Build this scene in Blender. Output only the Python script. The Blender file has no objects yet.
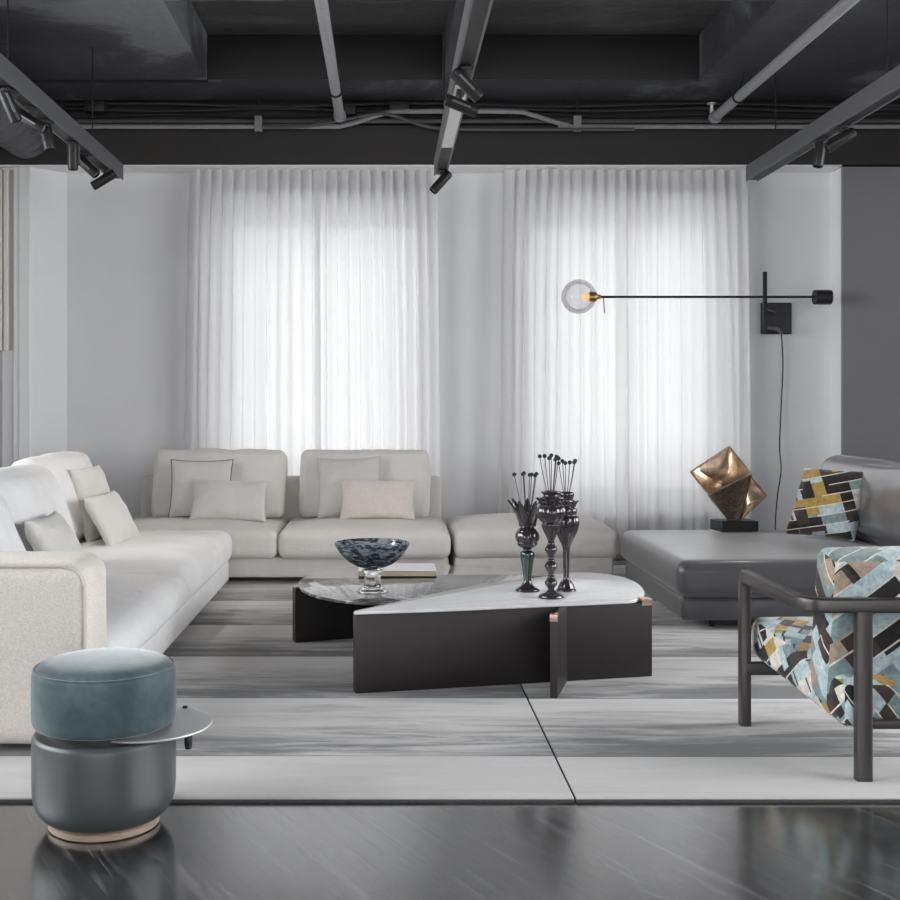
import bpy, bmesh, math, random
from mathutils import Vector, Matrix, Euler, noise
PI = math.pi
random.seed(7)
SC = bpy.context.scene
COL = SC.collection
R = math.radians
SKY_FRONT_FILL, SKY_SIDE_FILL, SKY_COURT = 5.0, 11.5, 3.3

# ------------------------------------------------------------------ materials
class NT:
    def __init__(s, name):
        s.m = bpy.data.materials.new(name); s.m.use_nodes = True
        s.t = s.m.node_tree; s.t.nodes.clear()
        s.out = s.t.nodes.new('ShaderNodeOutputMaterial')
    def n(s, typ, ins=None, **props):
        nd = s.t.nodes.new('ShaderNode' + typ)
        for k, v in props.items(): setattr(nd, k, v)
        for k, v in (ins or {}).items():
            sock = nd.inputs[k]
            if isinstance(v, bpy.types.NodeSocket): s.t.links.new(v, sock)
            else:
                if sock.type == 'RGBA' and len(v) == 3: v = (*v, 1)
                sock.default_value = v
        return nd
    def math(s, op, a, b=0.0, c=None):
        ins = {0: a, 1: b}
        if c is not None: ins[2] = c
        return s.n('Math', ins, operation=op).outputs[0]
    def ramp(s, fac, stops, interp='LINEAR'):
        nd = s.n('ValToRGB', {0: fac}); cr = nd.color_ramp; cr.interpolation = interp
        while len(cr.elements) > 1: cr.elements.remove(cr.elements[-1])
        cr.elements[0].position = stops[0][0]; cr.elements[0].color = (*stops[0][1], 1)
        for p, c in stops[1:]:
            e = cr.elements.new(p); e.color = (*c, 1)
        return nd.outputs[0]
    def mix(s, f, a, b, mode='MIX'):
        nd = s.n('Mix', data_type='RGBA', blend_type=mode)
        for i, v in ((0, f), (6, a), (7, b)):
            if isinstance(v, bpy.types.NodeSocket): s.t.links.new(v, nd.inputs[i])
            else: nd.inputs[i].default_value = (*v, 1) if (i > 0 and len(v) == 3) else v
        return nd.outputs[2]
    def coords(s, scale=(1, 1, 1), rot=(0, 0, 0)):
        tc = s.n('TexCoord')
        return s.n('Mapping', {0: tc.outputs['Object'], 'Rotation': rot, 'Scale': scale}).outputs[0]
    def noise(s, vec, scale, detail=4, rough=.55, dist=0):
        return s.n('TexNoise', {'Vector': vec, 'Scale': scale, 'Detail': detail, 'Roughness': rough, 'Distortion': dist}).outputs[0]
    def bump(s, h, strength, dist):
        return s.n('Bump', {'Height': h, 'Strength': strength, 'Distance': dist}).outputs[0]
    def surf(s, **k):
        ins = {}
        names = dict(col='Base Color', rough='Roughness', metal='Metallic', spec='Specular IOR Level', coat='Coat Weight', coatr='Coat Roughness', coati='Coat IOR',
                     sheen='Sheen Weight', sheenr='Sheen Roughness', sheent='Sheen Tint', norm='Normal', trans='Transmission Weight', ior='IOR', aniso='Anisotropic', emit='Emission Color', emits='Emission Strength')
        for a, v in k.items(): ins[names[a]] = v
        b = s.n('BsdfPrincipled', ins)
        s.t.links.new(b.outputs[0], s.out.inputs[0])
        return s.m

def simple(name, col, rough=.5, metal=0., var=None, bump=None, **k):
    t = NT(name)
    c = t.coords()
    colv = col
    if var:   # (scale, amount, stretch)
        v = t.coords(var[2]) if len(var) > 2 else c
        nz = t.noise(v, var[0], 5)
        f = t.n('MapRange', {0: nz, 1: .3, 2: .7, 3: 1 - var[1], 4: 1 + var[1]}).outputs[0]
        colv = t.mix(1.0, col, t.n('CombineColor', {0: f, 1: f, 2: f}).outputs[0], 'MULTIPLY')
    if bump:  # (scale, strength, dist)
        k['norm'] = t.bump(t.noise(c, bump[0], 6, .6), bump[1], bump[2])
    return t.surf(col=colv, rough=rough, metal=metal, **k)

M = {}
def fabric(name, col, wr=.25, fine=420, fs=.35):
    t = NT(name); c = t.coords()
    big = t.noise(c, 3.2, 5, .6)
    fi = t.noise(c, fine, 2)
    h = t.math('ADD', t.math('MULTIPLY', t.noise(c, 8, 5, .55, .9), 1.8), t.math('MULTIPLY', fi, .12))
    f = t.n('MapRange', {0: big, 1: .3, 2: .7, 3: .93, 4: 1.05}).outputs[0]
    f = t.math('MULTIPLY', f, t.n('MapRange', {0: fi, 1: .3, 2: .7, 3: 1 - .1 * fs, 4: 1 + .1 * fs}).outputs[0])
    cc = t.mix(1., col, t.n('CombineColor', {0: f, 1: f, 2: f}).outputs[0], 'MULTIPLY')
    return t.surf(col=cc, rough=.9, spec=.2, sheen=.15, norm=t.bump(h, wr, .02))
M['cream'] = fabric('cream_fabric', (.74, .71, .675))
M['ivory'] = fabric('ivory_fabric', (.76, .755, .75), .3)
M['satin'] = simple('silver_satin', (.66, .645, .62), .42, 0, (3, .1), (7, .5, .03), sheen=.3)
M['linen'] = fabric('grey_linen', (.66, .645, .62), .35, 500, .8)
M['fleece'] = fabric('fleece', (.74, .68, .62), .5, 160, 1.)
def boucle():
    t = NT('boucle'); c = t.coords()
    n1 = t.noise(c, 130, 4, .7); n2 = t.noise(c, 2.5, 3)
    f = t.n('MapRange', {0: n1, 1: .3, 2: .7, 3: .82, 4: 1.1}).outputs[0]
    cc = t.mix(1., (.75, .70, .645), t.n('CombineColor', {0: f, 1: f, 2: f}).outputs[0], 'MULTIPLY')
    return t.surf(col=cc, rough=.95, spec=.15, sheen=.2, norm=t.bump(t.math('ADD', n1, n2), .6, .008))
M['boucle'] = boucle()
M['piping_dark'] = simple('dark_piping', (.12, .115, .11), .8)
M['piping_cream'] = simple('cream_piping', (.60, .56, .51), .9)
M['leather'] = simple('grey_leather', (.052, .052, .057), .42, 0, (4, .1), (260, .08, .001), spec=.4, sheen=.3, coat=.4, coatr=.20, coati=1.55)
M['leather_lit'] = simple('lit_grey_leather', (.10, .10, .108), .3, 0, (4, .1), (260, .06, .001), spec=1., coat=1., coatr=.2, coati=1.9)  # lighter, glossier copy of the daybed leather; the lit look is painted in
M['dark_base'] = simple('dark_leather', (.035, .034, .036), .45)
M['black_metal'] = simple('black_metal', (.013, .013, .013), .42, .0, spec=.35)
M['black_matte'] = simple('black_matte', (.016, .016, .017), .5)
M['grey_paint'] = simple('grey_paint', (.125, .125, .13), .5, .2)
M['pipe'] = simple('pipe_paint', (.27, .27, .275), .55, 0, (30, .1))
M['conduit'] = simple('conduit_paint', (.085, .083, .085), .5)
M['cable'] = simple('cable_rubber', (.025, .025, .027), .6)
M['duct'] = simple('duct_foil', (.12, .12, .125), .45, .5)
M['track_white'] = simple('track_white', (.62, .61, .60), .5)
M['steel'] = simple('brushed_steel', (.85, .86, .87), .48, .9)
M['brass'] = simple('brass', (.62, .40, .17), .28, 1.)
M['copper'] = simple('rose_copper', (.72, .48, .40), .25, 1.)
M['ring'] = simple('bleached_wood', (.33, .25, .19), .45, 0, (20, .15, (1, 1, 12)))
M['paper'] = simple('book_paper', (.50, .43, .31), .8, 0, (200, .3, (1, 1, 8)))
M['cover'] = simple('book_cover', (.72, .72, .73), .35)
M['table_dark'] = simple('bronzed_panel', (.026, .022, .021), .42, .25, (6, .15, (1, 1, .2)))
M['chair_metal'] = simple('chair_frame_bronze', (.065, .058, .056), .33, .55, None, None, spec=.7)
M['ceramic'] = simple('lustre_ceramic', (.05, .044, .048), .16, .55, (14, .4), spec=.7, coat=.5, coatr=.08)
M['ceramic_green'] = simple('green_lustre_ceramic', (.025, .042, .04), .14, .45, (14, .4), spec=.7, coat=.5, coatr=.08)
M['stick'] = simple('dried_stem', (.05, .045, .045), .7)
M['head'] = simple('dried_head', (.022, .02, .022), .8, 0, None, (300, .6, .003))
M['wall'] = simple('white_paint', (.83, .83, .835), .75, 0, (1.5, .03))
M['trimw'] = simple('trim_white', (.90, .90, .90), .55)
M['greypanel'] = simple('grey_panel', (.27, .265, .28), .7, 0, (1.2, .03))
M['beige'] = simple('beige_lacquer', (.46, .42, .39), .3, 0)
M['slat'] = simple('slat_paint', (.84, .79, .75), .5)
M['gap'] = simple('slat_backing', (.50, .45, .41), .7)
M['beam'] = simple('beam_brown', (.024, .021, .019), .6, 0, (2.2, .15))
M['bulb'] = simple('amber_bulb', (.9, .55, .2), .2, 0, emit=(1, .6, .25, 1), emits=.8)
M['lens'] = simple('spot_lens', (.5, .5, .5), .2, .6)

def velvet():
    t = NT('teal_velvet'); c = t.coords()
    n = t.noise(c, 6.5, 4, .6, .4)
    col = t.ramp(n, [(.35, (.042, .068, .076)), (.5, (.062, .098, .108)), (.68, (.105, .145, .155))])
    return t.surf(col=col, rough=.7, spec=.25, sheen=.6, sheenr=.35, norm=t.bump(t.noise(c, 500, 2), .15, .002))
M['velvet'] = velvet()
M['pouf_leather'] = simple('grey_green_leather', (.062, .070, .071), .36, 0, (5, .08), (350, .1, .002), spec=.5)

def glass_mat():
    t = NT('clear_glass')
    g = t.n('BsdfGlass', {'Color': (.97, .98, .98), 'Roughness': .0, 'IOR': 1.45})
    t.t.links.new(g.outputs[0], t.out.inputs[0]); return t.m
M['glass'] = glass_mat()
def thin_glass(name, tint=(1, 1, 1), ior=1.4, k=1.):
    t = NT(name)
    tr = t.n('BsdfTransparent', {'Color': tint}); gl = t.n('BsdfGlossy', {'Roughness': .02})
    fr = t.n('Fresnel', {'IOR': ior})
    mx = t.n('MixShader', {0: t.math('MULTIPLY', fr.outputs[0], k), 1: tr.outputs[0], 2: gl.outputs[0]})
    t.t.links.new(mx.outputs[0], t.out.inputs[0]); return t.m
M['pane'] = thin_glass('window_glass')
M['globe'] = thin_glass('globe_glass', (.86, .86, .87), 1.35, .6)
def bowl_glass():
    t = NT('smoky_blue_glass'); c = t.coords((1, 1, 3.2))
    n = t.noise(c, 12, 4, .6, 2.)
    col = t.ramp(n, [(.40, (.04, .06, .09)), (.5, (.16, .21, .27)), (.58, (.75, .8, .84))])
    g = t.n('BsdfGlass', {'Color': col, 'Roughness': .03, 'IOR': 1.42, 'Normal': t.bump(n, .25, .01)})
    d = t.n('BsdfPrincipled', {'Base Color': col, 'Roughness': .08, 'Coat Weight': .6})
    mx = t.n('MixShader', {0: .35, 1: g.outputs[0], 2: d.outputs[0]})
    t.t.links.new(mx.outputs[0], t.out.inputs[0]); return t.m
M['bowl'] = bowl_glass()

def curtain_mat():
    t = NT('sheer_curtain'); c = t.coords((1, 1, .05))
    n = t.noise(c, 60, 2)
    f = t.n('MapRange', {0: n, 1: .3, 2: .7, 3: .99, 4: 1.01}).outputs[0]
    col = t.mix(1., (.90, .895, .895), t.n('CombineColor', {0: f, 1: f, 2: f}).outputs[0], 'MULTIPLY')
    d = t.n('BsdfDiffuse', {'Color': col}); tl = t.n('BsdfTranslucent', {'Color': col}); tr = t.n('BsdfTransparent', {'Color': (1, 1, 1)})
    m1 = t.n('MixShader', {0: .5, 1: d.outputs[0], 2: tl.outputs[0]})
    m2 = t.n('MixShader', {0: .03, 1: m1.outputs[0], 2: tr.outputs[0]})
    t.t.links.new(m2.outputs[0], t.out.inputs[0]); return t.m
M['curtain'] = curtain_mat()

def floor_mat():
    t = NT('ebonised_oak'); ang = R(62)
    v = t.coords((1, 1, 1), (0, 0, ang))
    br = t.n('TexBrick', {'Vector': v, 'Color1': (.007, .007, .008), 'Color2': (.034, .033, .034), 'Mortar': (.003, .003, .003), 'Scale': 1., 'Mortar Size': .0012, 'Mortar Smooth': .4, 'Bias': 0., 'Brick Width': 1.1, 'Row Height': .13}, offset=.37)
    v2 = t.n('Mapping', {0: v, 'Scale': (.9, 16, 1)}).outputs[0]
    g = t.noise(v2, 2.2, 6, .65, .6)
    f = t.n('MapRange', {0: g, 1: .52, 2: .75, 3: .7, 4: 6.0}).outputs[0]
    col = t.mix(1., br.outputs[0], t.n('CombineColor', {0: f, 1: f, 2: f}).outputs[0], 'MULTIPLY')
    rg = t.n('MapRange', {0: g, 1: .3, 2: .7, 3: .14, 4: .24}).outputs[0]
    hb = t.math('ADD', t.math('MULTIPLY', g, .35), t.math('MULTIPLY', br.outputs[1], -1.))
    return t.surf(col=col, rough=rg, ior=2.25, coat=.7, coatr=.16, coati=1.8, norm=t.bump(hb, .20, .002))
M['floor'] = floor_mat()

def rug_mat(name, off, seed, fmul):
    t = NT(name); tc = t.n('TexCoord').outputs['Object']
    sx = t.n('SeparateXYZ', {0: tc})
    y = sx.outputs[1]
    tt = t.math('DIVIDE', t.math('SUBTRACT', y, 4.02 + off), .79)
    fr = t.math('FRACT', t.math('ADD', tt, 10.0)); band = t.math('FLOOR', tt)
    sh = t.n('CombineXYZ', {0: t.math('MULTIPLY', band, 3.7 + seed), 1: 0., 2: t.math('MULTIPLY', band, 1.3)}).outputs[0]
    vv = t.n('VectorMath', {0: tc, 1: sh}, operation='ADD').outputs[0]
    st = t.noise(t.n('Mapping', {0: vv, 'Scale': (1., 7, 1)}).outputs[0], 1.5, 8, .66, .7)
    lg = t.noise(t.n('Mapping', {0: vv, 'Scale': (.8, 1.4, 1)}).outputs[0], 1.1, 3, .5)
    fine = t.noise(t.n('Mapping', {0: vv, 'Scale': (4, 60, 1)}).outputs[0], 5, 3, .6)
    val = t.math('ADD', t.math('MULTIPLY', fr, .80), t.math('MULTIPLY', t.math('SUBTRACT', st, .5), 1.9))
    val = t.math('ADD', val, t.math('MULTIPLY', t.math('SUBTRACT', lg, .5), 1.3))
    val = t.math('ADD', val, t.math('MULTIPLY', t.math('SUBTRACT', fine, .5), .35))
    val = t.math('ADD', val, .08)
    # the front border band is plain and pale
    isf = t.math('LESS_THAN', tt, 0.)
    val = t.math('ADD', t.math('MULTIPLY', val, t.math('SUBTRACT', 1., t.math('MULTIPLY', isf, .78))), t.math('MULTIPLY', isf, .46))
    ln = t.math('LESS_THAN', t.math('ABSOLUTE', t.math('SUBTRACT', fr, .004)), .006)
    val = t.math('SUBTRACT', val, t.math('MULTIPLY', ln, .12))
    col = t.ramp(val, [(.0, (.115, .115, .118)), (.22, (.24, .238, .238)), (.45, (.46, .448, .44)), (.7, (.61, .60, .59)), (1., (.68, .67, .66))])
    pile = t.noise(tc, 350, 2)
    return t.surf(col=col, rough=.85, spec=.2, sheen=.25, norm=t.bump(pile, .35, .006))
M['rug_l'] = rug_mat('rug_silk_a', 0., 0., 1)
M['rug_r'] = rug_mat('rug_silk_b', -.01, 2.3, 1)
M['rug_edge'] = simple('rug_edge', (.075, .073, .070), .95, 0, (220, .4), (250, .8, .006))

def marble_white():
    t = NT('pale_marble'); c = t.coords((1, 2.2, 1), (0, 0, .3))
    n = t.noise(c, 2.4, 7, .6, 1.6)
    col = t.ramp(n, [(.3, (.60, .60, .61)), (.5, (.68, .68, .69)), (.7, (.75, .75, .76))])
    return t.surf(col=col, rough=.14, spec=.6)
def marble_dark():
    t = NT('grey_marble'); c = t.coords((1, 3.5, 1), (0, 0, -.2))
    n = t.noise(c, 4., 8, .62, 2.2)
    w = t.n('TexWave', {'Vector': c, 'Scale': 2.2, 'Distortion': 9., 'Detail': 5., 'Detail Scale': 1.6}).outputs[1]
    col = t.ramp(t.math('ADD', t.math('MULTIPLY', n, .7), t.math('MULTIPLY', w, .3)), [(.3, (.045, .043, .043)), (.5, (.10, .097, .095)), (.62, (.16, .155, .15)), (.7, (.33, .32, .31))])
    return t.surf(col=col, rough=.06, spec=.75, coat=.5, coatr=.03)
M['marble'] = marble_white(); M['marble_dark'] = marble_dark()

def concrete(name, lo, mid, hi, bscale=18, bs=.4, bd=.02, stretch=(1, 1, 1), bare=False):
    t = NT(name); c = t.coords(stretch)
    n = t.noise(c, .8, 7, .62, .6); n2 = t.noise(c, bscale, 6, .7)
    if bare:      # paint worn off along one edge of the slab
        x = t.n('SeparateXYZ', {0: t.n('TexCoord').outputs['Object']}).outputs[0]
        g = t.n('MapRange', {0: x, 1: -2.15, 2: -1.45, 3: 0., 4: .17}).outputs[0]
        y = t.n('SeparateXYZ', {0: t.n('TexCoord').outputs['Object']}).outputs[1]
        n = t.math('ADD', n, t.math('MULTIPLY', t.math('MULTIPLY', g, t.math('LESS_THAN', x, -1.2)), t.math('LESS_THAN', y, 8.4)))
    col = t.ramp(n, [(.42, lo), (.56, mid), (.66, hi)])
    f = t.n('MapRange', {0: n2, 1: .3, 2: .7, 3: .85, 4: 1.15}).outputs[0]
    col = t.mix(1., col, t.n('CombineColor', {0: f, 1: f, 2: f}).outputs[0], 'MULTIPLY')
    return t.surf(col=col, rough=.75, spec=.3, norm=t.bump(t.math('ADD', n, n2), bs, bd))
M['concrete'] = concrete('painted_concrete', (.036, .036, .04), (.052, .052, .057), (.15, .152, .16), bare=True)
M['rough_concrete'] = concrete('board_marked_concrete', (.085, .084, .085), (.11, .108, .109), (.15, .147, .147), 9, 1., .06, (1, 3.2, 1))

def bronze():
    t = NT('cast_bronze'); c = t.coords(); n = t.noise(c, 9, 6, .6, .8)
    col = t.ramp(n, [(.35, (.34, .24, .16)), (.55, (.60, .45, .33)), (.7, (.80, .65, .52))])
    return t.surf(col=col, rough=.32, metal=1., norm=t.bump(t.noise(c, 30, 4), .12, .01))
def bronze_rough():
    t = NT('rough_bronze'); c = t.coords((1, 1, 2), (0, .5, .3)); n = t.noise(c, 34, 6, .7, .8)
    col = t.ramp(n, [(.35, (.14, .10, .08)), (.55, (.34, .26, .20)), (.7, (.60, .49, .41))])
    return t.surf(col=col, rough=.42, metal=.9, norm=t.bump(n, .7, .012))
M['bronze'] = bronze(); M['bronze_rough'] = bronze_rough()
def gilt():
    t = NT('gilt_inside'); c = t.coords(); n = t.noise(c, 7, 5, .6, .6)
    col = t.ramp(n, [(.38, (.40, .28, .18)), (.5, (.66, .47, .32)), (.60, (.80, .62, .46)), (.70, (.86, .50, .16))])
    return t.surf(col=col, rough=.36, metal=1., norm=t.bump(t.noise(c, 12, 5), .4, .02))
M['gold'] = gilt()

def pattern(name, d1, d2, fA, fB, fC, fD, pal, seed=0., uv=False):
    """collage of oblong patches laid along two crossing directions"""
    t = NT(name); tc = t.n('TexCoord').outputs['UV' if uv else 'Object']
    def dot(d): return t.n('VectorMath', {0: tc, 1: d}, operation='DOT_PRODUCT').outputs['Value']
    def wn(a, b): return t.n('TexWhiteNoise', {0: t.n('CombineXYZ', {0: a, 1: b, 2: seed}).outputs[0]}, noise_dimensions='3D').outputs[0]
    def lay(a, b, fa, fb, sd):
        r = t.math('FLOOR', t.math('MULTIPLY', b, fb)); o = wn(r, 11.5 + sd)
        u = t.math('ADD', t.math('MULTIPLY', a, fa), t.math('MULTIPLY', o, 5.))
        cc = t.math('FLOOR', u)
        return wn(cc, t.math('ADD', r, 37.3 + sd)), wn(t.math('ADD', cc, 91.7), t.math('ADD', r, 5.1 + sd)), t.math('FRACT', t.math('MULTIPLY', b, fb)), t.math('FRACT', u)
    a, b = dot(d1), dot(d2)
    c1, k1, f1, u1 = lay(a, b, fA, fB, 0.)
    c2, k2, f2, u2 = lay(b, a, fC, fD, 3.)
    col1 = t.ramp(c1, pal[0], 'CONSTANT'); col2 = t.ramp(c2, pal[1], 'CONSTANT')
    col = t.mix(t.math('GREATER_THAN', k2, .66), col1, col2)
    line = t.math('MULTIPLY', t.math('LESS_THAN', f1, .10), t.math('GREATER_THAN', k1, .35))
    col = t.mix(line, col, (.62, .60, .54))
    line2 = t.math('MULTIPLY', t.math('LESS_THAN', u1, .09), t.math('LESS_THAN', k1, .3))
    col = t.mix(line2, col, (.05, .042, .036))
    nz = t.noise(t.coords(), 42, 5, .75)
    f = t.n('MapRange', {0: nz, 1: .3, 2: .7, 3: .62, 4: 1.3}).outputs[0]
    col = t.mix(1., col, t.n('CombineColor', {0: f, 1: f, 2: f}).outputs[0], 'MULTIPLY')
    return t.surf(col=col, rough=.8, spec=.2, sheen=.2, norm=t.bump(nz, .2, .004))
TEAL, SKY, MUS, BRN, BLK, CRM, TAN = (.20, .27, .27), (.42, .52, .54), (.38, .25, .07), (.05, .036, .03), (.018, .016, .016), (.60, .58, .53), (.36, .28, .21)
palA = ([(0, TEAL), (.2, SKY), (.42, BRN), (.52, CRM), (.66, MUS), (.82, SKY), (.93, BLK)], [(0, BLK), (.3, MUS), (.5, BRN), (.7, SKY), (.85, CRM)])
palB = ([(0, TEAL), (.16, SKY), (.36, BRN), (.52, TAN), (.60, BLK), (.72, TEAL), (.86, SKY)], [(0, BLK), (.35, TAN), (.5, BRN), (.75, TEAL), (.9, CRM)])
M['pat_seat'] = pattern('collage_seat_fabric', (.72, -.69, 0), (.69, .72, 0), 9., 19, 13, 24, palA, 5., True)
M['pat_back'] = pattern('collage_back_fabric', (.77, .63, 0), (-.63, .77, 0), 5.2, 16, 12, 11, palB, 4., True)
M['pat_pillow'] = pattern('collage_pillow_fabric', (.92, -.25, .22), (-.2, .1, .97), 7., 18, 10, 15, palA, 8.)

# ------------------------------------------------------------------ mesh helpers
def nb(): return bmesh.new()
def box(bm, x0, x1, y0, y1, z0, z1, bev=0., seg=3):
    b = bmesh.new()
    bmesh.ops.create_cube(b, size=1., matrix=Matrix.Translation(((x0 + x1) / 2, (y0 + y1) / 2, (z0 + z1) / 2)) @ Matrix.Diagonal((x1 - x0, y1 - y0, z1 - z0, 1)))
    if bev: bmesh.ops.bevel(b, geom=b.edges[:], offset=bev, segments=seg, profile=.5, affect='EDGES')
    join(bm, b); return bm
def join(bm, other, mtx=None):
    if mtx is not None: bmesh.ops.transform(other, matrix=mtx, verts=other.verts[:])
    vm = {v: bm.verts.new(v.co) for v in other.verts}
    for f in other.faces:
        try: bm.faces.new([vm[v] for v in f.verts])
        except ValueError: pass
    other.free()
def prism(bm, pts, z0, z1, bev=0., seg=2):
    """upright prism over an outline in plan"""
    b = bmesh.new()
    lo = [b.verts.new((p[0], p[1], z0)) for p in pts]; hi = [b.verts.new((p[0], p[1], z1)) for p in pts]
    n = len(pts)
    b.faces.new(lo[::-1]); b.faces.new(hi)
    for i in range(n): b.faces.new((lo[i], lo[(i + 1) % n], hi[(i + 1) % n], hi[i]))
    bmesh.ops.recalc_face_normals(b, faces=b.faces[:])
    if bev:
        es = [e for e in b.edges if abs(e.verts[0].co.z - e.verts[1].co.z) < 1e-6]
        bmesh.ops.bevel(b, geom=es, offset=bev, segments=seg, profile=.5, affect='EDGES')
    join(bm, b); return bm
def plank(bm, a, b_, th, z0, z1, bev=.004):
    """upright slab between two plan points"""
    a, b_ = Vector(a), Vector(b_); d = (b_ - a).normalized(); nrm = Vector((-d.y, d.x)) * th / 2
    return prism(bm, [a - nrm, b_ - nrm, b_ + nrm, a + nrm], z0, z1, bev)
def lathe(bm, prof, c=(0, 0, 0), n=40, flute=None, cap=True):
    """prof = [(r, z)]; flute(r, z, angle) -> r"""
    rings = []
    for r, z in prof:
        ring = []
        for i in range(n):
            a = 2 * PI * i / n
            rr = flute(r, z, a) if flute else r
            ring.append(bm.verts.new((c[0] + rr * math.cos(a), c[1] + rr * math.sin(a), c[2] + z)))
        rings.append(ring)
    for k in range(len(rings) - 1):
        for i in range(n): bm.faces.new((rings[k][i], rings[k][(i + 1) % n], rings[k + 1][(i + 1) % n], rings[k + 1][i]))
    if cap:
        if prof[0][0] > 1e-5: bm.faces.new(rings[0][::-1])
        if prof[-1][0] > 1e-5: bm.faces.new(rings[-1])
    bmesh.ops.remove_doubles(bm, verts=bm.verts[:], dist=1e-6)
    return bm
def smooth_prof(pts, k=5):
    out = []; n = len(pts)
    for i in range(n - 1):
        p0, p1, p2, p3 = pts[max(i - 1, 0)], pts[i], pts[i + 1], pts[min(i + 2, n - 1)]
        for j in range(k):
            t = j / k
            out.append(tuple(.5 * (2 * p1[q] + (p2[q] - p0[q]) * t + (2 * p0[q] - 5 * p1[q] + 4 * p2[q] - p3[q]) * t * t + (3 * p1[q] - p0[q] - 3 * p2[q] + p3[q]) * t ** 3) for q in range(len(p1))))
    out.append(pts[-1]); return out
def closed_spline(pts, k=8):
    out = []; n = len(pts)
    for i in range(n):
        p0, p1, p2, p3 = pts[i - 1], pts[i], pts[(i + 1) % n], pts[(i + 2) % n]
        for j in range(k):
            t = j / k
            out.append(tuple(.5 * (2 * p1[q] + (p2[q] - p0[q]) * t + (2 * p0[q] - 5 * p1[q] + 4 * p2[q] - p3[q]) * t * t + (3 * p1[q] - p0[q] - 3 * p2[q] + p3[q]) * t ** 3) for q in range(2)))
    return out
def tube(bm, pts, r, n=10, closed=False, ry=None):
    pts = [Vector(p) for p in pts]; N = len(pts); rings = []
    prev = None
    for i, p in enumerate(pts):
        if closed: d = pts[(i + 1) % N] - pts[i - 1]
        else: d = pts[min(i + 1, N - 1)] - pts[max(i - 1, 0)]
        d.normalize()
        if prev is None:
            u = d.cross(Vector((0, 0, 1)))
            if u.length < 1e-3: u = d.cross(Vector((0, 1, 0)))
        else: u = prev - d * prev.dot(d)
        u.normalize(); prev = u; w = d.cross(u)
        rr = r(i / max(N - 1, 1)) if callable(r) else r
        rings.append([bm.verts.new(p + u * rr * math.cos(2 * PI * k / n) + w * (ry or rr) * math.sin(2 * PI * k / n)) for k in range(n)])
    for i in range(N if closed else N - 1):
        a, b = rings[i], rings[(i + 1) % N]
        for k in range(n): bm.faces.new((a[k], a[(k + 1) % n], b[(k + 1) % n], b[k]))
    if not closed:
        bm.faces.new(rings[0][::-1]); bm.faces.new(rings[-1])
    return bm
def rounded(w, d, h, r, crown=(0, 0, 0), seg=14, wr=0., seed=0.):
    """upholstered block centred on the origin: rounded edges, crowned faces, slight wrinkles"""
    bm = bmesh.new(); H = (w / 2, d / 2, h / 2)
    r = min(r, *[q * .999 for q in H])
    def samples(hh):
        e = [-hh, -hh + r * .25, -hh + r * .5, -hh + r * .75, -hh + r]
        mid = [-hh + r + (2 * hh - 2 * r) * i / seg for i in range(1, seg)]
        return e + mid + [-q for q in e[::-1]]
    S = [samples(q) for q in H]; cache = {}; uvl = bm.loops.layers.uv.new('panel')
    def vert(p):
        key = tuple(round(q, 6) for q in p)
        if key in cache: return cache[key]
        inner = Vector([max(-(H[i] - r), min(H[i] - r, p[i])) for i in range(3)])
        dv = Vector(p) - inner
        q = inner + dv.normalized() * r if dv.length > 1e-9 else Vector(p)
        u = [p[i] / H[i] for i in range(3)]
        for ax in range(3):
            o = [j for j in range(3) if j != ax]
            q[ax] += crown[ax] * u[ax] * max(0, 1 - abs(u[o[0]]) ** 2.4) * max(0, 1 - abs(u[o[1]]) ** 2.4)
        if wr:
            nv = noise.noise(Vector((q.x * 5 + seed, q.y * 5, q.z * 5))) + .5 * noise.noise(Vector((q.x * 11 + seed, q.y * 11, q.z * 11)))
            dirn = Vector(u).normalized(); q += dirn * nv * wr
        v = bm.verts.new(q); cache[key] = v; return v
    for ax in range(3):
        o = [j for j in range(3) if j != ax]; A, B = S[o[0]], S[o[1]]
        for sgn in (-1, 1):
            for i in range(len(A) - 1):
                for j in range(len(B) - 1):
                    q = []; uv = []
                    for (aa, bb) in ((i, j), (i + 1, j), (i + 1, j + 1), (i, j + 1)):
                        p = [0, 0, 0]; p[ax] = sgn * H[ax]; p[o[0]] = A[aa]; p[o[1]] = B[bb]; q.append(vert(p)); uv.append((p[o[0]] + ax * 1.7 + sgn * .9, p[o[1]]))
                    fc = bm.faces.new(q)
                    for lp, w in zip(fc.loops, uv): lp[uvl].uv = w
    bmesh.ops.recalc_face_normals(bm, faces=bm.faces[:])
    return bm
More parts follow.
